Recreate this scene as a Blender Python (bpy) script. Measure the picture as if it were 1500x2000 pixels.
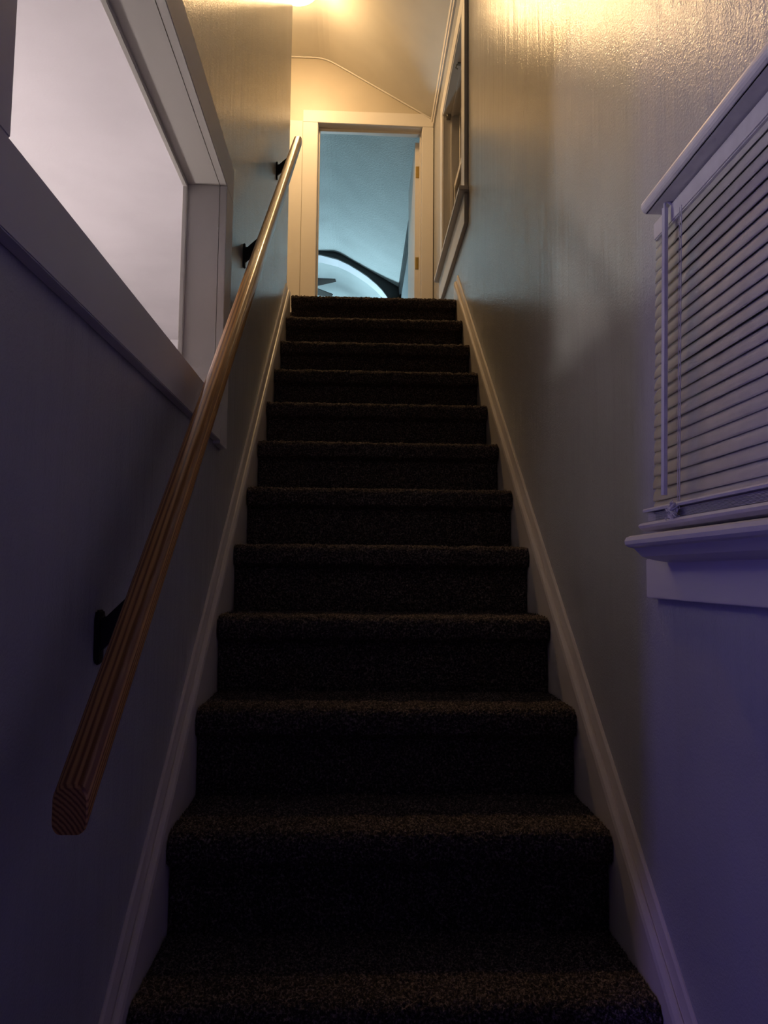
import bpy, bmesh, math, random
import numpy as np
from mathutils import Vector, Matrix

random.seed(7); RNG = np.random.default_rng(7)
for o in list(bpy.data.objects): bpy.data.objects.remove(o, do_unlink=True)
scene = bpy.context.scene
col = scene.collection

# ------------------------------------------------------------------ camera
cam_d = bpy.data.cameras.new('camera'); cam = bpy.data.objects.new('camera', cam_d); col.objects.link(cam)
cam_d.sensor_fit = 'VERTICAL'; cam_d.sensor_height = 36.0; cam_d.lens = 1450.0 / 2000.0 * 36.0
cam_d.clip_start = 0.02; cam_d.clip_end = 60
R_ = Vector((0.9992334, -0.03797279, 0.00952275)); U_ = Vector((-0.01260267, -0.08171283, 0.99657623)); F_ = Vector((0.03706465, 0.99593227, 0.08212875))
M = Matrix((R_, U_, -F_)).transposed().to_4x4(); M.translation = Vector((-0.0795, 0.0, 1.12))
cam.matrix_world = M
scene.camera = cam

# ------------------------------------------------------------------ light levels and exposure
LAMP = 116.0            # warm dome above the landing
LEDW = 170.0            # blue light bar in the far room
VIOLET = 18.0          # violet light bar in the hall left of the stair foot
PINK = 50.0            # pinkish white bowl lamp in the room on the left
scene.view_settings.view_transform = 'Standard'; scene.view_settings.look = 'None'
scene.view_settings.gamma = 1.0; scene.view_settings.use_curve_mapping = False
scene.view_settings.exposure = 0.0
world = bpy.data.worlds.new('world'); scene.world = world; world.use_nodes = True
world.node_tree.nodes['Background'].inputs[0].default_value = (0.010, 0.013, 0.022, 1)
world.node_tree.nodes['Background'].inputs[1].default_value = 0.3

# ------------------------------------------------------------------ materials
def nodes(name):
    m = bpy.data.materials.new(name); m.use_nodes = True
    nt = m.node_tree; b = nt.nodes['Principled BSDF']
    return m, nt, b
def coord(nt, scale=(1, 1, 1), kind='Object'):
    tc = nt.nodes.new('ShaderNodeTexCoord'); mp = nt.nodes.new('ShaderNodeMapping')
    mp.inputs['Scale'].default_value = scale
    nt.links.new(tc.outputs[kind], mp.inputs['Vector']); return mp.outputs['Vector']
def noise(nt, vec, scale, detail=2, rough=.5, dist=0):
    n = nt.nodes.new('ShaderNodeTexNoise'); n.inputs['Scale'].default_value = scale
    n.inputs['Detail'].default_value = detail; n.inputs['Roughness'].default_value = rough
    n.inputs['Distortion'].default_value = dist
    nt.links.new(vec, n.inputs['Vector']); return n.outputs['Fac']
def ramp(nt, fac, stops):
    r = nt.nodes.new('ShaderNodeValToRGB'); e = r.color_ramp.elements
    while len(e) < len(stops): e.new(.5)
    for x, (p, c) in zip(e, stops): x.position = p; x.color = (*c, 1)
    nt.links.new(fac, r.inputs['Fac']); return r.outputs['Color']
def bump(nt, b, h, strength, dist, prev=None):
    n = nt.nodes.new('ShaderNodeBump'); n.inputs['Strength'].default_value = strength; n.inputs['Distance'].default_value = dist
    nt.links.new(h, n.inputs['Height'])
    if prev is not None: nt.links.new(prev, n.inputs['Normal'])
    nt.links.new(n.outputs['Normal'], b.inputs['Normal']); return n.outputs['Normal']
def paint(name, c, rough=.4, tex=180, ts=.15, td=.002, streak=0, var=.06, spec=.5):
    m, nt, b = nodes(name)
    v = coord(nt)
    f = noise(nt, v, 3.0, 4)
    lo = tuple(x * (1 - var) for x in c); hi = tuple(min(1, x * (1 + var)) for x in c)
    nt.links.new(ramp(nt, f, [(.3, lo), (.7, hi)]), b.inputs['Base Color'])
    b.inputs['Roughness'].default_value = rough; b.inputs['Specular IOR Level'].default_value = spec
    p = None
    if ts: p = bump(nt, b, noise(nt, v, tex, 3, .6), ts, td)
    if streak:
        v2 = coord(nt, (14, 14, 1.0)); p = bump(nt, b, noise(nt, v2, 1.0, 3, .55), streak, .006, p)
    return m
def plain(name, c, rough=.5, metal=0, spec=.5):
    m, nt, b = nodes(name)
    v = coord(nt); f = noise(nt, v, 40, 2)
    nt.links.new(ramp(nt, f, [(.3, tuple(x * .93 for x in c)), (.7, tuple(min(1, x * 1.05) for x in c))]), b.inputs['Base Color'])
    b.inputs['Roughness'].default_value = rough; b.inputs['Metallic'].default_value = metal; b.inputs['Specular IOR Level'].default_value = spec
    return m
def emit(name, c, s):
    m, nt, b = nodes(name)
    b.inputs['Base Color'].default_value = (.9, .9, .88, 1); b.inputs['Roughness'].default_value = .3
    b.inputs['Emission Color'].default_value = (*c, 1); b.inputs['Emission Strength'].default_value = s
    return m
MAT = {}
MAT['wall'] = paint('grey_semi_gloss_wall_paint', (.46, .46, .475), .19, 210, .45, .002, .6)
MAT['room'] = paint('pale_room_paint', (.76, .72, .76), .6, 160, .1, .002)
MAT['far_room'] = paint('grey_room_paint', (.36, .38, .40), .6, 160, .1, .002)
MAT['hall'] = paint('low_bounce_hall_paint', (.16, .15, .16), .7, 160, .1, .002)  # unseen hall surfaces, made dark to cut violet bounce into the stairwell
MAT['cream'] = paint('cream_wall_paint', (.50, .45, .37), .45, 160, .1, .002)
MAT['ceil'] = paint('matte_ceiling_paint', (.74, .72, .67), .55, 60, .06, .004)
MAT['stipple'] = paint('stippled_ceiling_paint', (.55, .58, .58), .7, 65, .6, .012)
MAT['trim'] = paint('white_trim_enamel', (.66, .63, .60), .42, 90, .06, .002, 0, .03)
MAT['skirt'] = paint('cream_skirt_enamel', (.74, .67, .60), .35, 60, .10, .003, 0, .05)
MAT['black_wall'] = paint('black_wall_paint', (.012, .012, .013), .5, 120, .1, .002)
MAT['vinyl'] = plain('white_vinyl', (.62, .60, .62), .38)
MAT['cord'] = plain('white_cord', (.66, .64, .64), .8)
MAT['black'] = plain('black_iron', (.012, .012, .013), .45)
MAT['blade'] = plain('dark_walnut_blade', (.03, .02, .016), .4)
MAT['brass'] = plain('brass_plate', (.55, .38, .12), .35, 1)
MAT['steel'] = plain('dull_steel', (.30, .29, .27), .4, .8)
MAT['lino'] = paint('dark_floor', (.10, .08, .065), .5, 40, .1, .002)
MAT['dome'] = emit('warm_lit_glass', (1.0, .64, .30), LAMP)
MAT['led'] = emit('blue_lit_bar', (.50, .80, .92), LEDW)
MAT['violet'] = emit('violet_lit_glass', (.25, .20, 1.0), VIOLET)
MAT['pink'] = emit('pink_white_lit_glass', (1.0, .93, .82), PINK * 1.7)
MAT['bulb'] = emit('pink_white_lit_bulb', (1.0, .79, .90), PINK * 12)
def glass_mat():
    m, nt, b = nodes('window_glass')
    b.inputs['Base Color'].default_value = (.9, .93, .92, 1); b.inputs['Roughness'].default_value = .02
    b.inputs['Transmission Weight'].default_value = 1; b.inputs['IOR'].default_value = 1.45
    return m
MAT['glass'] = glass_mat()
def carpet_mat():
    m, nt, b = nodes('dark_brown_twist_carpet')
    v = coord(nt)
    f = noise(nt, v, 190, 3, .7)
    c = ramp(nt, f, [(.32, (.010, .009, .009)), (.5, (.055, .044, .039)), (.64, (.29, .22, .185))])
    nt.links.new(c, b.inputs['Base Color'])
    b.inputs['Roughness'].default_value = .95; b.inputs['Specular IOR Level'].default_value = .12
    b.inputs['Sheen Weight'].default_value = .12; b.inputs['Sheen Roughness'].default_value = .5
    b.inputs['Sheen Tint'].default_value = (.5, .4, .32, 1)
    bump(nt, b, noise(nt, v, 260, 2, .7), .8, .004)
    return m
MAT['carpet'] = carpet_mat()
def pine_mat():
    m, nt, b = nodes('varnished_pine')
    v = coord(nt, (1, .04, 1))
    w = nt.nodes.new('ShaderNodeTexWave'); w.wave_type = 'RINGS'; w.rings_direction = 'Y'
    mp = nt.nodes.new('ShaderNodeMapping'); mp.inputs['Location'].default_value = (.045, 0, .06)
    nt.links.new(v, mp.inputs['Vector']); nt.links.new(mp.outputs['Vector'], w.inputs['Vector'])
    w.inputs['Scale'].default_value = 78; w.inputs['Distortion'].default_value = 1.6; w.inputs['Detail'].default_value = 2; w.inputs['Detail Scale'].default_value = 3
    c = ramp(nt, w.outputs['Fac'], [(.1, (.25, .09, .018)), (.5, (.52, .235, .058)), (.9, (.64, .32, .085))])
    nt.links.new(c, b.inputs['Base Color'])
    b.inputs['Roughness'].default_value = .28; b.inputs['Coat Weight'].default_value = .3; b.inputs['Coat Roughness'].default_value = .15
    return m
MAT['pine'] = pine_mat()

# ------------------------------------------------------------------ mesh helpers
def origin(o):
    p = Vector((0, 0, 0))
    while o is not None: p += o.location; o = o.parent
    return p
class MB:
    """collects shapes in world coordinates and links them as one mesh object"""
    def __init__(s): s.v = []; s.f = []
    def add(s, vs, fs):
        n = len(s.v); s.v += [tuple(map(float, p)) for p in vs]; s.f += [tuple(i + n for i in f) for f in fs]; return s
    def box(s, x0, x1, y0, y1, z0, z1):
        x0, x1 = min(x0, x1), max(x0, x1); y0, y1 = min(y0, y1), max(y0, y1); z0, z1 = min(z0, z1), max(z0, z1)
        return s.add([(x0, y0, z0), (x1, y0, z0), (x1, y1, z0), (x0, y1, z0), (x0, y0, z1), (x1, y0, z1), (x1, y1, z1), (x0, y1, z1)],
                     [(3, 2, 1, 0), (4, 5, 6, 7), (0, 1, 5, 4), (1, 2, 6, 5), (2, 3, 7, 6), (3, 0, 4, 7)])
    def prism(s, poly, axis, a, b):
        """extrude a closed 2-D outline along an axis"""
        n = len(poly); put = {'x': lambda p, t: (t, p[0], p[1]), 'y': lambda p, t: (p[0], t, p[1]), 'z': lambda p, t: (p[0], p[1], t)}[axis]
        vs = [put(p, a) for p in poly] + [put(p, b) for p in poly]
        fs = [tuple(range(n - 1, -1, -1)), tuple(range(n, 2 * n))] + [(i, (i + 1) % n, n + (i + 1) % n, n + i) for i in range(n)]
        return s.add(vs, fs)
    def lathe(s, c, prof, seg=40):
        """turn (radius, height) about the vertical axis through c"""
        vs = []; fs = []
        for r, h in prof:
            for k in range(seg):
                a = 2 * math.pi * k / seg; vs.append((c[0] + r * math.cos(a), c[1] + r * math.sin(a), c[2] + h))
        for i in range(len(prof) - 1):
            for k in range(seg):
                fs.append((i * seg + k, i * seg + (k + 1) % seg, (i + 1) * seg + (k + 1) % seg, (i + 1) * seg + k))
        fs.append(tuple(range(seg - 1, -1, -1))); fs.append(tuple(range((len(prof) - 1) * seg, len(prof) * seg)))
        return s.add(vs, fs)
    def tube(s, pts, r, seg=8):
        pts = [Vector(p) for p in pts]; vs = []; fs = []; prev = None
        for i, p in enumerate(pts):
            t = (pts[min(i + 1, len(pts) - 1)] - pts[max(i - 1, 0)]).normalized()
            if prev is None: prev = t.orthogonal().normalized()
            n = (prev - t * prev.dot(t)); n = n.normalized() if n.length > 1e-6 else t.orthogonal().normalized()
            prev = n; bn = t.cross(n)
            for k in range(seg):
                a = 2 * math.pi * k / seg; vs.append(p + n * (r * math.cos(a)) + bn * (r * math.sin(a)))
        for i in range(len(pts) - 1):
            for k in range(seg): fs.append((i * seg + k, i * seg + (k + 1) % seg, (i + 1) * seg + (k + 1) % seg, (i + 1) * seg + k))
        fs.append(tuple(range(seg - 1, -1, -1))); fs.append(tuple(range((len(pts) - 1) * seg, len(pts) * seg)))
        return s.add(vs, fs)
    def build(s, name, mat, parent=None, loc=None, bevel=0, seg=2, smooth=False):
        """loc: the world point the object's own origin sits at"""
        base = origin(parent) if parent is not None else Vector((0, 0, 0))
        org = Vector(loc) if loc is not None else base
        me = bpy.data.meshes.new(name)
        me.from_pydata([(p[0] - org.x, p[1] - org.y, p[2] - org.z) for p in s.v], [], s.f); me.update()
        bm = bmesh.new(); bm.from_mesh(me); bmesh.ops.recalc_face_normals(bm, faces=bm.faces)
        if bevel: bmesh.ops.bevel(bm, geom=list(bm.edges), offset=bevel, segments=seg, affect='EDGES', clamp_overlap=True)
        bm.to_mesh(me); bm.free()
        me.materials.append(MAT[mat])
        if smooth:
            for p in me.polygons: p.use_smooth = True
        o = bpy.data.objects.new(name, me); col.objects.link(o); o.parent = parent; o.location = org - base
        return o
def tag(o, label, cat, group=None):
    o['label'] = label; o['category'] = cat
    if group: o['group'] = group
    return o
def thing(name, loc, label, cat, group=None):
    o = bpy.data.objects.new(name, None); col.objects.link(o); o.location = loc; o.empty_display_size = .05
    return tag(o, label, cat, group)
def struct(o, label=None):
    o['kind'] = 'structure'
    if label: o['label'] = label
    return o
def hold(name, loc, label=None):
    o = bpy.data.objects.new(name, None); col.objects.link(o); o.location = loc; return struct(o, label)

# ------------------------------------------------------------------ the place, in metres
XL, XR = -.47, .47                       # faces of the stair walls
RUN, RISE, NOSE0, ZTOP = .2355, .2002, 3.8804, 2.6034
LWT = .098                               # thickness of the left wall
YD, YDB = 5.33, 5.45                     # door wall
YW = .62                                 # near end of the left wall at the stair foot
YE = 3.90                                # end of the left wall at the landing
YB = 8.72                                # black partition with the arch
OPY0, OPY1, OPZ0, OPZ1 = .753, 2.012, 1.571, 2.202     # opening in the left wall
def roof(x):                             # ceiling height across the stair
    if x <= -.44: return 5.0
    t = (x + .44) / .16
    if t < 1: return 5.0 - .28 * .16 * t * t
    return 5.0 - .0448 - .565 * (x + .28)
roof_x = [-2.7, -1.6, -.44, -.40, -.36, -.32, -.28, 0., .3, .56]

# ------------------------------------------------------------------ structure
w = MB()
w.box(XR, XR + .14, -1.6, .30, 0, 5.2).box(XR, XR + .14, 1.20, 3.74, 0, 5.2).box(XR, XR + .14, 4.62, YDB, 0, 5.2)
w.box(XR, XR + .14, .30, 1.20, 0, 1.185).box(XR, XR + .14, .30, 1.20, 1.74, 5.2)
w.box(XR, XR + .14, 3.74, 4.62, 0, 3.09).box(XR, XR + .14, 3.74, 4.62, 4.12, 5.2)
struct(w.build('wall_right', 'wall'), 'grey painted wall on the right of the stairs')
w = MB()
w.box(XL - LWT, XL, YW, OPY0, 0, 5.2).box(XL - LWT, XL, -1.6, YW, 2.38, 5.2).box(XL - LWT, XL, OPY1, YE, 0, 5.2)
w.box(XL - LWT, XL, OPY0, OPY1, 0, OPZ0).box(XL - LWT, XL, OPY0, OPY1, OPZ1, 5.2)
struct(w.build('wall_left', 'wall'), 'grey painted wall on the left carrying the handrail')
def ceil(name, mat, y0, y1):
    m = MB(); poly = [(x, roof(x)) for x in roof_x] + [(x, roof(x) + .06) for x in reversed(roof_x)]
    m.prism(poly, 'y', y0, y1); return m.build(name, mat)
struct(ceil('ceiling', 'ceil', -1.6, YD + .06), 'pale ceiling sloping down to the right wall')
struct(ceil('ceiling', 'stipple', YD + .06, 12.0), 'stippled ceiling seen through the doorway')
# door wall
DX0, DX1, DZ = -.402, .378, 4.475
w = MB()
w.box(-1.7, DX0 - .02, YD, YDB, 2.4, 5.2).box(DX1 + .02, XR, YD, YDB, 2.4, 5.2).box(DX0 - .02, DX1 + .02, YD, YDB, DZ + .02, 5.2)
struct(w.build('wall_back', 'cream'), 'cream wall around the doorway at the top')
struct(MB().box(-1.7, -1.6, YE - .12, YD, 2.4, 5.2).build('wall_landing', 'cream'))
struct(MB().box(-1.6, XL - LWT, YE - .05, YE, 2.603, 5.2).build('wall_front', 'cream'))
struct(MB().box(-1.7, XR, NOSE0 + .27, YD + .12, 2.45, 2.60).build('floor', 'carpet'), 'carpeted landing at the top of the stairs')
# room beyond the door
struct(MB().box(.425, XR, YDB, 12.0, 2.4, 5.2).build('wall_right', 'far_room'))
struct(MB().box(-2.7, -2.6, YDB, 12.0, 2.4, 5.2).build('wall_left', 'far_room'))
struct(MB().box(-2.7, XR, 11.9, 12.0, 2.4, 5.2).build('wall_end', 'far_room'))
struct(MB().box(-2.7, XR, YDB, 12.0, 2.45, 2.60).build('floor', 'carpet'))
# room on the left, behind the opening
struct(MB().box(-3.7, XR + .14, -1.7, 4.14, -.1, 0).build('floor', 'lino'))
struct(MB().box(-3.7, XL - LWT, YW - .1, 4.07, 2.40, 2.44).build('ceiling', 'room'), 'pale ceiling seen through the opening in the left wall')
struct(MB().box(-3.6, XL - LWT, YW - .10, YW, 0, 2.40).build('wall_light_block', 'hall'))  # added unseen partition keeping the violet bar's light out of the left room
struct(MB().box(-3.7, -3.6, -1.6, YW - .1, 0, 2.40).build('wall_left', 'hall'))
struct(MB().box(-3.7, -3.6, YW - .1, 4.07, 0, 2.40).build('wall_left', 'room'))
struct(MB().box(-3.7, XL - LWT, 4.07, 4.14, 0, 2.44).build('wall_end', 'room'))
struct(MB().box(-3.7, XL - LWT, -1.6, YW - .1, 2.40, 2.44).build('ceiling', 'hall'))
struct(MB().box(-3.7, XR + .14, -1.7, -1.6, 0, 5.2).build('wall_front', 'hall'))

# ------------------------------------------------------------------ skirting along both walls
def skirt(side, name):
    s = 1 if side == 'r' else -1
    k = RISE / RUN
    def line(y): return ZTOP - (NOSE0 - y) * k
    y0, y1 = .30, (4.00 if side == 'r' else 3.86)
    prof = [(.0245, -.34), (.0245, .012), (.022, .022), (.016, .030), (.012, .031), (.0115, .027), (.0095, .033), (.006, .060), (.002, .066), (0, .066), (0, -.34)]
    h = .004 if side == 'l' else .010
    m = MB(); vs = []
    for y in (y0, y1):
        for t, n in prof: vs.append((s * (.47 - t), y, line(y) + n + h))
    n = len(prof); fs = [tuple(range(n)), tuple(range(2 * n - 1, n - 1, -1))] + [(i, n + i, n + (i + 1) % n, (i + 1) % n) for i in range(n)]
    m.add(vs, fs); return struct(m.build(name, 'skirt'), 'cream skirting board climbing the %s stair wall' % ('right' if s > 0 else 'left'))
skirt('l', 'baseboard_left'); skirt('r', 'baseboard_right')

# ------------------------------------------------------------------ carpeted stairs
stairs = thing('staircase', (0, NOSE0 - 11 * RUN, 0), 'straight flight of steps covered in dark brown twist pile carpet', 'staircase')
OV, NT = .030, .062                       # overhang and depth of the nosing
def step_mesh(k, s):
    yn, zn = NOSE0 - k * RUN, ZTOP - k * RISE
    yr = yn + OV
    path = [(yr, zn - RISE - .012), (yr, zn - NT - .006)]
    path += [(yn + .012, zn - NT + .002)]
    r = .028
    for a in range(0, 91, 15):            # lower roll
        path.append((yn + .012 - .012 * math.sin(math.radians(a)), zn - NT + .014 - .012 * math.cos(math.radians(a))))
    for a in range(0, 91, 15):            # upper roll
        path.append((yn + r - r * math.cos(math.radians(a)), zn - r + r * math.sin(math.radians(a))))
    back = yn + RUN + OV + .012 + (.05 if k == 0 else 0)
    path.append((back, zn))
    P = [np.array(p) for p in path]; L = [0]
    for a, b in zip(P, P[1:]): L.append(L[-1] + np.linalg.norm(b - a))
    n = int(L[-1] / s); t = np.linspace(0, L[-1], n + 1)
    py = np.interp(t, L, [p[0] for p in P]); pz = np.interp(t, L, [p[1] for p in P])
    ty, tz = np.gradient(py), np.gradient(pz); nl = np.hypot(ty, tz) + 1e-9
    ny, nz = -tz / nl, ty / nl            # outward normal
    W = .4435; m = int(2 * W / s); xs = np.linspace(-W, W, m + 1)
    X = np.tile(xs, (n + 1, 1)); Y = np.repeat(py[:, None], m + 1, 1); Z = np.repeat(pz[:, None], m + 1, 1)
    j = RNG.normal(0, 1, (n + 1, m + 1))
    lowf = np.interp(np.arange(m + 1), np.linspace(0, m, 36), RNG.normal(0, 1, 36))[None, :] * np.interp(np.arange(n + 1), np.linspace(0, n, 9), RNG.normal(.6, .6, 9))[:, None]
    d = np.clip(j, -2, 2) * .0026 * min(1, s / .004 * .8 + .2) + lowf * .0012
    Y = Y + ny[:, None] * d + RNG.normal(0, .0006, d.shape); Z = Z + nz[:, None] * d + RNG.normal(0, .0006, d.shape)
    X[:, 1:-1] += RNG.normal(0, .0007, X[:, 1:-1].shape)
    vs = np.stack([X, Y, Z], -1).reshape(-1, 3)
    idx = np.arange((n + 1) * (m + 1)).reshape(n + 1, m + 1)
    F = np.stack([idx[:-1, :-1], idx[:-1, 1:], idx[1:, 1:], idx[1:, :-1]], -1).reshape(-1, 4)
    base = len(vs); lowz = zn - RISE - .012
    vs = np.vstack([vs, [(-W, back, lowz), (W, back, lowz)]])
    F = [tuple(f) for f in F.tolist()]
    F.append(tuple(idx[:, 0].tolist()) + (base,)); F.append(tuple(reversed(idx[:, -1].tolist())) + (base + 1,)[:0] + (base + 1,))
    F.append((int(idx[-1, 0]),) + tuple(idx[-1, 1:].tolist()) + (base + 1, base)); F.append(tuple(reversed(idx[0, :].tolist())) + (base, base + 1))
    return vs, F
for k in range(0, 13):
    s = .0032 if k >= 9 else (.0045 if k >= 6 else .0065)
    vs, F = step_mesh(k, s)
    me = bpy.data.meshes.new('step'); o0 = stairs.location
    me.from_pydata((vs - np.array(o0)).tolist(), [], F); me.update()
    me.materials.append(MAT['carpet'])
    me.polygons.foreach_set('use_smooth', [True] * len(me.polygons))
    o = bpy.data.objects.new('step', me); col.objects.link(o); o.parent = stairs

# ------------------------------------------------------------------ opening in the left wall (interior window)
w1 = hold('window_1', (XL, OPY0, OPZ0), 'cased opening in the left wall looking into a pale lit room')
CX = XL + .02
cw = .112
jt = .012
MB().box(XL, CX, OPY1 - jt, OPY1 + .088, OPZ0 - .106, OPZ1 - jt).build('casing', 'trim', w1, bevel=.0015)
MB().box(XL, CX, OPY0 - .10, OPY1 - jt, OPZ0 - .098, OPZ0 + .003).build('casing', 'trim', w1, bevel=.0015)
MB().box(XL, CX, OPY0 - .10, OPY1 + .088, OPZ1 - jt, OPZ1 + .090).build('casing', 'trim', w1, bevel=.0015)
MB().box(XL, CX, OPY0 - .10, OPY0 + jt, OPZ0 + .003, OPZ1 - jt).build('casing', 'trim', w1, bevel=.0015)
m = MB(); XB = XL - LWT - .002
m.box(XB, XL - .001, OPY1 - jt, OPY1 + .001, OPZ0, OPZ1).box(XB, XL - .001, OPY0 - .001, OPY0 + jt, OPZ0, OPZ1)
m.box(XB, XL - .001, OPY0, OPY1, OPZ1 - jt, OPZ1 + .001).box(XB, XL - .001, OPY0, OPY1, OPZ0 - .001, OPZ0 + .003)
m.build('jamb', 'trim', w1)
m = MB()
m.box(XB, XB + .013, OPY1 - jt - .010, OPY1 - jt + .001, OPZ0 + .004, OPZ1 - jt).box(XB, XB + .013, OPY0 + jt, OPY1 - jt, OPZ1 - jt - .010, OPZ1 - jt + .001)
m.build('stop', 'trim', w1, bevel=.002)

# ------------------------------------------------------------------ doorway at the top
d1 = hold('door_1', (0, YD, ZTOP), 'doorway at the head of the stairs with its door open')
YC = YD - .018
hy = [(DX0 - .112, DZ + .095), (.46, DZ + .083), (.46, DZ - .008), (DX0 - .112, DZ + .006)]
def xz_board(poly, y0, y1, name, mat, par, bev=.002):
    return MB().prism(poly, 'y', y0, y1).build(name, mat, par, bevel=bev)
xz_board([(DX0 - .112, ZTOP), (DX0 - .003, ZTOP), (DX0 - .003, DZ + .004), (DX0 - .112, DZ + .004)], YC, YD, 'casing', 'trim', d1)
xz_board([(DX1 + .003, ZTOP), (XR - .006, ZTOP), (XR - .006, DZ - .008), (DX1 + .003, DZ - .006)], YC, YD, 'casing', 'trim', d1)
xz_board([(DX0 - .112, DZ + .004), (XR - .006, DZ - .008), (XR - .006, 4.515), (.38, 4.57), (DX0 - .112, DZ + .098)], YC, YD, 'head_casing', 'trim', d1)
m = MB().box(DX0 - .02, DX0, YD - .004, YDB + .002, ZTOP, DZ).box(DX1, DX1 + .02, YD - .004, YDB + .002, ZTOP, DZ)
m.prism([(DX0 - .02, DZ + .003), (DX1 + .02, DZ - .010), (DX1 + .02, DZ + .02), (DX0 - .02, DZ + .02)], 'y', YD - .004, YDB + .002)
m.build('jamb', 'trim', d1)
m = MB().box(DX0, DX0 + .012, YD + .05, YD + .085, ZTOP, DZ - .012).box(DX1 - .012, DX1, YD + .05, YD + .085, ZTOP, DZ - .02).box(DX0, DX1, YD + .05, YD + .085, DZ - .024, DZ)
m.build('stop', 'trim', d1, bevel=.002)
leaf = MB().box(.338, .373, YDB + .006, YDB + .74, ZTOP + .012, DZ - .045).build('door_leaf', 'trim', d1, bevel=.002)
for z in (4.19, 3.47):
    m = MB().box(.343, .378, YDB + .002, YDB + .008, z - .045, z + .045)
    m.tube([(.378, YDB - .002, z - .046), (.378, YDB - .002, z + .046)], .007, 10)
    m.build('hinge', 'brass', leaf)
struct(xz_board([(-.74, ZTOP), (-.518, ZTOP), (-.518, DZ + .015), (-.74, DZ + .02)], YD - .012, YD, 'trim_1', 'trim', None), 'flat cream board left of the door casing')
# thin bead where the ceiling meets the door wall, and the crown along the right wall
m = MB(); pts = [(x, YD - .006, roof(x) - .004) for x in [-1.6, -.9, -.44, -.40, -.36, -.32, -.28, 0, .3, .455]]
struct(m.tube(pts, .006, 8).build('trim_2', 'trim'), 'thin bead following the bend of the ceiling above the door')
m = MB().prism([(XR, roof(XR) - .055), (XR - .012, roof(XR) - .055), (XR - .014, roof(XR) - .030), (XR - .022, roof(XR) - .026), (XR - .024, roof(XR - .024) - .002), (XR, roof(XR) + .01)], 'y', 1.9, YD)
struct(m.build('trim_3', 'trim'), 'stepped white moulding where the slope meets the right wall')

# ------------------------------------------------------------------ window high on the right wall, at the landing
w2 = hold('window_2', (XR, 4.18, 3.09), 'white framed window high on the right wall by the door')
A0, A1, B0, B1 = 3.74, 4.62, 3.09, 4.12
CXR = XR - .020
MB().box(CXR, XR, A0 - .115, A0, B0 + .0, B1).build('casing', 'trim', w2, bevel=.002)
MB().box(CXR, XR, A1, A1 + .115, B0 + .0, B1).build('casing', 'trim', w2, bevel=.002)
MB().box(CXR, XR, A0 - .115, A1 + .115, B1, B1 + .11).build('casing', 'trim', w2, bevel=.002)
MB().box(XR - .05, XR + .03, A0 - .135, A1 + .20, B0 - .028, B0).build('sill', 'trim', w2, bevel=.005)
MB().box(CXR, XR, A0 - .115, A1 + .16, B0 - .19, B0 - .028).build('apron', 'trim', w2, bevel=.002)
m = MB(); X2 = XR + .12
m.box(XR - .015, X2, A0 - .001, A0 + .012, B0, B1).box(XR - .015, X2, A1 - .012, A1 + .001, B0, B1).box(XR - .015, X2, A0, A1, B1 - .012, B1 + .001).box(XR + .03, X2, A0, A1, B0 - .001, B0 + .012)
m.build('jamb', 'trim', w2)
m = MB()
for a, b in ((A0 + .012, A0 + .030), (A1 - .030, A1 - .012)): m.box(XR + .035, XR + .050, a, b, B0 + .012, B1 - .012)
m.box(XR + .035, XR + .050, A0 + .012, A1 - .012, B1 - .030, B1 - .012)
m.build('stop', 'trim', w2, bevel=.002)
def sash(x, z0, z1, name):
    f = .045
    m = MB().box(x, x + .03, A0 + .012, A0 + .012 + f, z0, z1).box(x, x + .03, A1 - .012 - f, A1 - .012, z0, z1)
    m.box(x, x + .03, A0 + .012 + f, A1 - .012 - f, z0, z0 + f).box(x, x + .03, A0 + .012 + f, A1 - .012 - f, z1 - f, z1)
    o = m.build(name, 'trim', w2, bevel=.003)
    MB().box(x + .013, x + .017, A0 + .012 + f, A1 - .012 - f, z0 + f, z1 - f).build('pane', 'glass', o); return o
sash(XR + .055, B0 + .012, 3.63, 'lower_sash'); sash(XR + .088, 3.585, B1 - .012, 'upper_sash')
m = MB().box(XR + .004, XR + .03, A1 - .032, A1 - .008, B1 - .045, B1 - .013)
m.tube([(XR + .01, A1 - .03, B1 - .02), (XR + .006, A1 - .05, B1 - .03), (XR + .010, A1 - .055, B1 - .045), (XR + .018, A1 - .05, B1 - .05)], .004, 8)
m.build('shade_bracket', 'steel', w2)
m = MB().box(XR + .01, XR + .03, A0 + .36, A0 + .38, B1 - .02, B1 - .011)
m.tube([(XR + .02, A0 + .37, B1 - .015), (XR + .005, A0 + .37, B1 - .022), (XR + .000, A0 + .37, B1 - .040), (XR + .012, A0 + .37, B1 - .048)], .004, 8)
m.build('hook', 'steel', w2)

# ------------------------------------------------------------------ low window on the right wall with its closed blind
w3 = hold('window_3', (XR, .75, 1.18), 'low window on the right wall behind the closed blind')
G0, G1 = .30, 1.20
m = MB()
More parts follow.
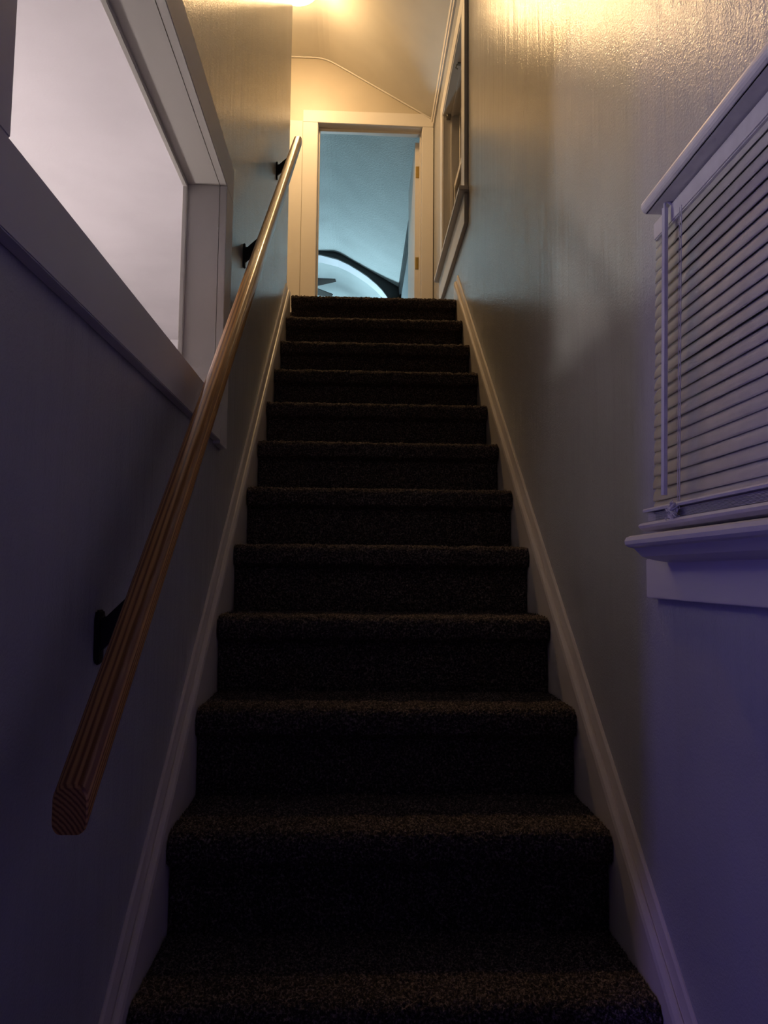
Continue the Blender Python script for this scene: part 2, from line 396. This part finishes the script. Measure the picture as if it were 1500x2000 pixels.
# stool: bullnose board with a cove below, horn running past the apron
sx = .376
prof = [(XR + .02, 1.187), (sx + .010, 1.187), (sx + .003, 1.184), (sx, 1.178), (sx + .001, 1.172), (sx + .006, 1.168), (sx + .016, 1.166), (sx + .022, 1.160), (sx + .030, 1.152), (sx + .044, 1.148), (sx + .052, 1.146), (XR - .016, 1.142), (XR + .02, 1.142)]
m.prism(prof, 'y', .02, 1.245).build('sill', 'trim', w3, bevel=0)
MB().box(XR - .02, XR, .05, 1.340, 1.080, 1.150).build('apron', 'trim', w3, bevel=.0015)
m = MB().box(XR - .012, XR, G1, G1 + .035, 1.187, 1.735).box(XR - .012, XR, G0 - .035, G0, 1.187, 1.735)
m.build('casing', 'trim', w3)
m = MB().box(XR + .06, XR + .09, G0, G0 + .05, 1.187, 1.74).box(XR + .06, XR + .09, G1 - .05, G1, 1.187, 1.74).box(XR + .06, XR + .09, G0 + .05, G1 - .05, 1.187, 1.235).box(XR + .06, XR + .09, G0 + .05, G1 - .05, 1.69, 1.74).box(XR + .06, XR + .09, G0 + .05, G1 - .05, 1.45, 1.48)
o = m.build('sash', 'trim', w3)
MB().box(XR + .073, XR + .077, G0 + .05, G1 - .05, 1.235, 1.69).build('pane', 'glass', o)

bl = thing('window_blind', (.44, .70, 1.74), 'closed white slatted blind over the low right window', 'window blind')
BY0, BY1 = .06, 1.238
# valance board with a rounded front edge
vx = .398; hh = .024; vp = [(XR - .004, 1.733)]
vp.append((vx + .008, 1.733))
for a in range(0, 181, 20):
    t = math.radians(a); vp.append((vx + .010 - .010 * math.sin(t) , 1.733 + .012 - .012 * math.cos(t)))
vp += [(XR - .004, 1.757)]
MB().prism(vp, 'y', -.02, 1.200).build('valance', 'vinyl', bl)
MB().box(.432, .466, BY0, BY1 - .006, 1.700, 1.732).build('headrail', 'vinyl', bl, bevel=.002)
# slats: 25 mm, closed, leaning out a little towards the sill
NSL = 23; ZA, ZB = 1.702, 1.236
XA, XBt = .442, .428
def slat_mesh():
    m = MB(); n = 8; w_ = .0125; out = []
    tilt = math.radians(75)
    for side in (1, -1):
        rng = range(n + 1) if side == 1 else range(n, -1, -1)
        for i in rng:
            u = -1 + 2 * i / n
            a = u * w_; c = .0028 * (1 - u * u) + side * .0004
            # u=-1 lower, leaning towards the stairs; crown faces the stairs
            x = -(a * -math.cos(tilt)) - c * math.sin(tilt); z = a * math.sin(tilt) - c * math.cos(tilt) * -1
            out.append((x, z))
    m.prism(out, 'y', BY0, BY1); return m
s0 = None
for i in range(NSL):
    t = i / (NSL - 1); x = XA + (XBt - XA) * t; z = ZA + (ZB - ZA) * t
    if s0 is None:
        s0 = slat_mesh(); s0.v = [(p[0] + x, p[1], p[2] + z) for p in s0.v]
        s0 = s0.build('slat', 'vinyl', bl, loc=(x, .65, z), smooth=True)
    else:
        c = s0.copy(); col.objects.link(c); c.location = Vector((x, .65, z)) - bl.location + Vector((0, RNG.normal(0, .0008), 0)); c.rotation_euler = (0, RNG.normal(0, .03), 0)
# gathered slats above the bottom rail
for i in range(9):
    z = 1.2105 + i * .0017
    m = MB(); n = 6
    top = [(.414 + .025 * j / n, z + .0022 * (1 - (2 * j / n - 1) ** 2)) for j in range(n + 1)]
    m.prism(top + [(x, zz - .0008) for x, zz in reversed(top)], 'y', BY0, BY1 - RNG.uniform(0, .004))
    m.build('slat', 'vinyl', bl)
m = MB().prism([(.408, 1.2265), (.407, 1.2300), (.409, 1.2325), (.442, 1.2345), (.442, 1.2290)], 'y', BY0, BY1 + .004)
m.build('slat', 'vinyl', bl)
m = MB().prism([(.402, 1.1995), (.399, 1.2035), (.402, 1.2075), (.409, 1.2095), (.440, 1.2095), (.440, 1.1950), (.410, 1.1950)], 'y', BY0, BY1 + .004)
m.build('bottom_rail', 'vinyl', bl, smooth=False)
# tilt wand and its hook
hexa = [(.0052 * math.cos(math.pi / 3 * k), .0052 * math.sin(math.pi / 3 * k)) for k in range(6)]
m = MB(); vs = []
for (cx_, cy_, cz_) in ((.4215, 1.158, 1.722), (.4065, 1.150, 1.247)):
    for hx, hy_ in hexa: vs.append((cx_ + hx, cy_ + hy_, cz_))
m.add(vs, [tuple(range(5, -1, -1)), tuple(range(6, 12))] + [(i, (i + 1) % 6, 6 + (i + 1) % 6, 6 + i) for i in range(6)])
wand = m.build('wand', 'vinyl', bl)
MB().tube([(.434, 1.158, 1.728), (.426, 1.158, 1.734), (.421, 1.158, 1.730), (.4215, 1.158, 1.720)], .0022, 8).build('hook', 'cord', wand)
for yy in (1.112, .62, .16):
    MB().tube([(.428, yy, 1.705), (.414, yy, 1.235), (.404, yy, 1.205)], .0008, 6).build('ladder_cord', 'cord', bl)
    MB().tube([(.4285, yy + .008, 1.705), (.4145, yy + .008, 1.235)], .0006, 6).build('ladder_cord', 'cord', bl)
pts = []
for i in range(150):
    t = i / 149
    pts.append((.402 - .004 * math.sin(i * .9), 1.112 + .020 * math.sin(i * .83) * (.6 + .4 * math.sin(i * .21)), 1.2065 + .024 * t + .004 * math.sin(i * 1.7)))
MB().tube(pts, .0007, 5).build('gathered_cord', 'cord', bl)

# ------------------------------------------------------------------ handrail
ra, rb = Vector((-.384, .834, .861)), Vector((-.379, 3.37, 3.152))
dv = (rb - ra); Lr = dv.length; ty = dv.normalized()
hr = thing('handrail', tuple(ra), 'varnished pine handrail on black brackets along the left wall', 'handrail')
tx = ty.cross(Vector((0, 0, 1))).normalized(); tz = tx.cross(ty)
prof = []
def arc(cx_, cz_, r, a0, a1, n=6):
    for i in range(n + 1):
        a = math.radians(a0 + (a1 - a0) * i / n); prof.append((cx_ + r * math.cos(a), cz_ + r * math.sin(a)))
arc(.010, -.010, .011, -90, 0, 5); arc(.006, .007, .015, 0, 90, 7); arc(-.006, .007, .015, 90, 180, 7); arc(-.010, -.010, .011, 180, 270, 5)
m = MB(); n = len(prof)
vs = []
for L_, sc in ((0, .93), (.003, 1.0), (Lr - .003, 1.0), (Lr, .93)):
    for a, b in prof: vs.append((a * sc * .92, L_ + b * sc * .92 * ty.z / ty.y, b * sc * .92))
fs = [tuple(range(n - 1, -1, -1)), tuple(range(3 * n, 4 * n))]
for q in range(3): fs += [(q * n + i, q * n + (i + 1) % n, (q + 1) * n + (i + 1) % n, (q + 1) * n + i) for i in range(n)]
m.add(vs, fs)
rail = m.build('rail', 'pine')
for p in rail.data.polygons: p.use_smooth = len(p.vertices) == 4 and p.area > .004
rail.parent = hr; rail.rotation_euler = Matrix((tx, ty, tz)).transposed().to_euler()
def bracket(y):
    z = ra.z + (rb.z - ra.z) * (y - ra.y) / (rb.y - ra.y); xr = ra.x + (rb.x - ra.x) * (y - ra.y) / (rb.y - ra.y)
    zc = z - .122
    m = MB()
    plate = [(y - .014, zc - .040), (y - .008, zc - .048), (y + .008, zc - .048), (y + .014, zc - .040), (y + .017, zc + .02), (y + .012, zc + .034), (y - .012, zc + .034), (y - .017, zc + .02)]
    m.prism(plate, 'x', XL, XL + .007)
    arm = [(XL + .005, zc - .030), (XL + .022, zc - .014), (XL + .050, zc + .030), (xr + .002, zc + .062), (xr + .010, zc + .082), (xr - .012, zc + .084), (XL + .030, zc + .040), (XL + .012, zc + .022), (XL + .005, zc + .024)]
    m.prism(arm, 'y', y - .007, y + .007)
    o = m.build('bracket', 'black', hr, bevel=.0025)
    k = (rb.z - ra.z) / (rb.y - ra.y); s = MB(); vs = []
    for dy in (-.032, .032):
        for dx in (-.011, .011):
            for dz in (-.0225, -.0265): vs.append((xr + dx, y + dy, z + dy * k + dz / ty.y))
    s.add(vs, [(0, 1, 3, 2), (4, 6, 7, 5), (0, 2, 6, 4), (1, 5, 7, 3), (0, 4, 5, 1), (2, 3, 7, 6)])
    s.build('saddle', 'black', o)
for y in (1.152, 2.435, 3.31): bracket(y)

# ------------------------------------------------------------------ lamp over the landing
def dome(name, c, r, mat, label, cat, drop=.085):
    t = thing(name, c, label, cat)
    MB().lathe(c, [(r * .9, -.046), (r * 1.03, -.044), (r * 1.05, -.038), (r * 1.05, 0)], 40).build('base', 'brass', t, smooth=False)
    prof = [(.004, -drop)] + [(r * math.sin(math.radians(a)), -.046 - (drop - .046) * math.cos(math.radians(a))) for a in range(8, 91, 8)] + [(r * .98, -.044)]
    MB().lathe(c, prof, 48).build('shade', mat, t, smooth=True)
    return t
lc = (-.520, 4.60, 5.0)
lamp = dome('ceiling_light', lc, .150, 'dome', 'glowing warm glass dome light on the ceiling over the landing', 'ceiling light', .10)
for a in (150, 30, 270):
    p = (lc[0] + .150 * math.cos(math.radians(a)), lc[1] + .150 * math.sin(math.radians(a)), lc[2] - .056)
    MB().lathe(p, [(.003, -.010), (.009, -.006), (.010, 0), (.009, .008), (.003, .012)], 14).build('thumb_screw', 'brass', lamp, smooth=True)
vb = thing('light_bar', (-1.30, -.10, 0), 'tall violet light bar standing in the hall by the stair foot', 'floor lamp')
MB().lathe((-1.30, -.10, 0), [(.12, 0), (.12, .015), (.02, .03)], 24).build('base', 'black', vb)
MB().tube([(-1.30, -.10, .03), (-1.30, -.10, 2.25)], .026, 20).build('tube', 'violet', vb, smooth=True)
fx, fy, fz = -2.3, 1.96, 1.43
fl = thing('floor_lamp', (fx, fy, 0), 'tall floor lamp with an open pinkish white bowl in the left room', 'floor lamp')
MB().lathe((fx, fy, 0), [(.14, 0), (.14, .015), (.02, .03)], 28).build('base', 'black', fl)
MB().tube([(fx, fy, .02), (fx, fy, fz - .11)], .012, 12).build('pole', 'black', fl)
bowl = [(.03, -.13), (.09, -.105), (.14, -.05), (.17, .03)]
MB().lathe((fx, fy, fz), bowl + [(a - .006, b + .004) for a, b in reversed(bowl)], 36).build('lamp_shade', 'pink', fl, smooth=True)
MB().lathe((fx, fy, fz - .035), [(.035 * math.sin(math.radians(a)), -.045 * math.cos(math.radians(a))) for a in range(6, 175, 12)], 24).build('bulb', 'bulb', fl, smooth=True)

# ------------------------------------------------------------------ room beyond the door
arch = [(-2.6, 4.30), (-2.35, 4.62), (-1.9, 4.84), (-1.3, 4.945), (-.8, 4.965), (-.55, 4.955), (-.342, 4.905), (-.21, 4.845), (-.093, 4.775), (.02, 4.70), (.126, 4.61), (.20, 4.535), (.255, 4.46), (.295, 4.38), (.32, 4.28), (.33, 4.15), (.33, 2.60)]
m = MB()
for (x0, z0), (x1, z1) in zip(arch[:-1], arch[1:]):
    if abs(x1 - x0) < 1e-6: continue
    q = [(x0, z0), (x1, z1), (x1, roof(x1) + .01), (x0, roof(x0) + .01)]
    m.prism(q, 'y', YB, YB + .03)
m.prism([(.33, 2.60), (.43, 2.60), (.43, roof(.43) + .01), (.33, roof(.33) + .01)], 'y', YB, YB + .03)
struct(m.build('wall_partition', 'black_wall'), 'black gable wall above the arch beyond the door')
m = MB(); vs = []; 
for x, z in arch: vs += [(x, YB + .031, z), (x, YB + .24, z), (x, YB + .031, z + .02), (x, YB + .24, z + .02)]
fs = []
for i in range(len(arch) - 1):
    a = 4 * i; b = a + 4
    fs += [(a, a + 1, b + 1, b), (a + 2, b + 2, b + 3, a + 3), (a, b, b + 2, a + 2), (a + 1, a + 3, b + 3, b + 1)]
m.add(vs, fs); struct(m.build('trim_4', 'room'), 'curved pale lining under the black arch')
struct(MB().prism([(.425, 4.44), (.405, 4.44), (.395, 4.47), (.392, roof(.392) + .004), (.425, roof(.425) + .004)], 'y', YDB + .05, YB).build('trim_5', 'black_wall'), 'black crown line along the right side of the far ceiling')
fan = thing('ceiling_fan', (-.92, 8.22, 5.0), 'ceiling fan with dark tapered blades seen through the doorway', 'ceiling fan')
fc = Vector((-.92, 8.22, 4.37))
MB().lathe((fc.x, fc.y, 5.0), [(.07, -.05), (.075, -.02), (.075, 0)], 24).build('canopy', 'black', fan)
MB().tube([(fc.x, fc.y, 4.97), (fc.x, fc.y, 4.48)], .013, 12).build('downrod', 'black', fan)
MB().lathe((fc.x, fc.y, fc.z), [(.03, -.07), (.09, -.05), (.105, 0), (.10, .06), (.05, .11)], 28).build('motor', 'black', fan, smooth=True)
for ang in (-16, 29, 101, 173, 245):
    a = math.radians(ang); u = Vector((math.cos(a), math.sin(a), 0)); v = Vector((-u.y, u.x, 0)); pz = .012
    m = MB(); vs = []
    for dz in (-.004, .004):
        for r_, w_ in ((.10, .022), (.24, .064), (.60, .016)):
            for s in (-1, 1): vs.append(fc + u * r_ + v * (s * w_) + Vector((0, 0, -s * .030 * w_ / .06 + dz)))
    m.add(vs, [(0, 1, 3, 2), (2, 3, 5, 4), (6, 8, 9, 7), (8, 10, 11, 9), (0, 6, 7, 1), (4, 5, 11, 10), (0, 2, 8, 6), (2, 4, 10, 8), (1, 7, 9, 3), (3, 9, 11, 5)])
    m.build('blade', 'blade', fan)
bar = thing('light_bar', (-.60, 9.75, 2.6), 'upright blue light bar standing in the room beyond the door', 'floor lamp')
MB().lathe((-.60, 9.75, 2.6), [(.12, 0), (.12, .015), (.02, .03)], 24).build('base', 'black', bar)
MB().box(-.66, -.54, 9.72, 9.78, 2.63, 3.75).build('tube', 'led', bar, bevel=.01)
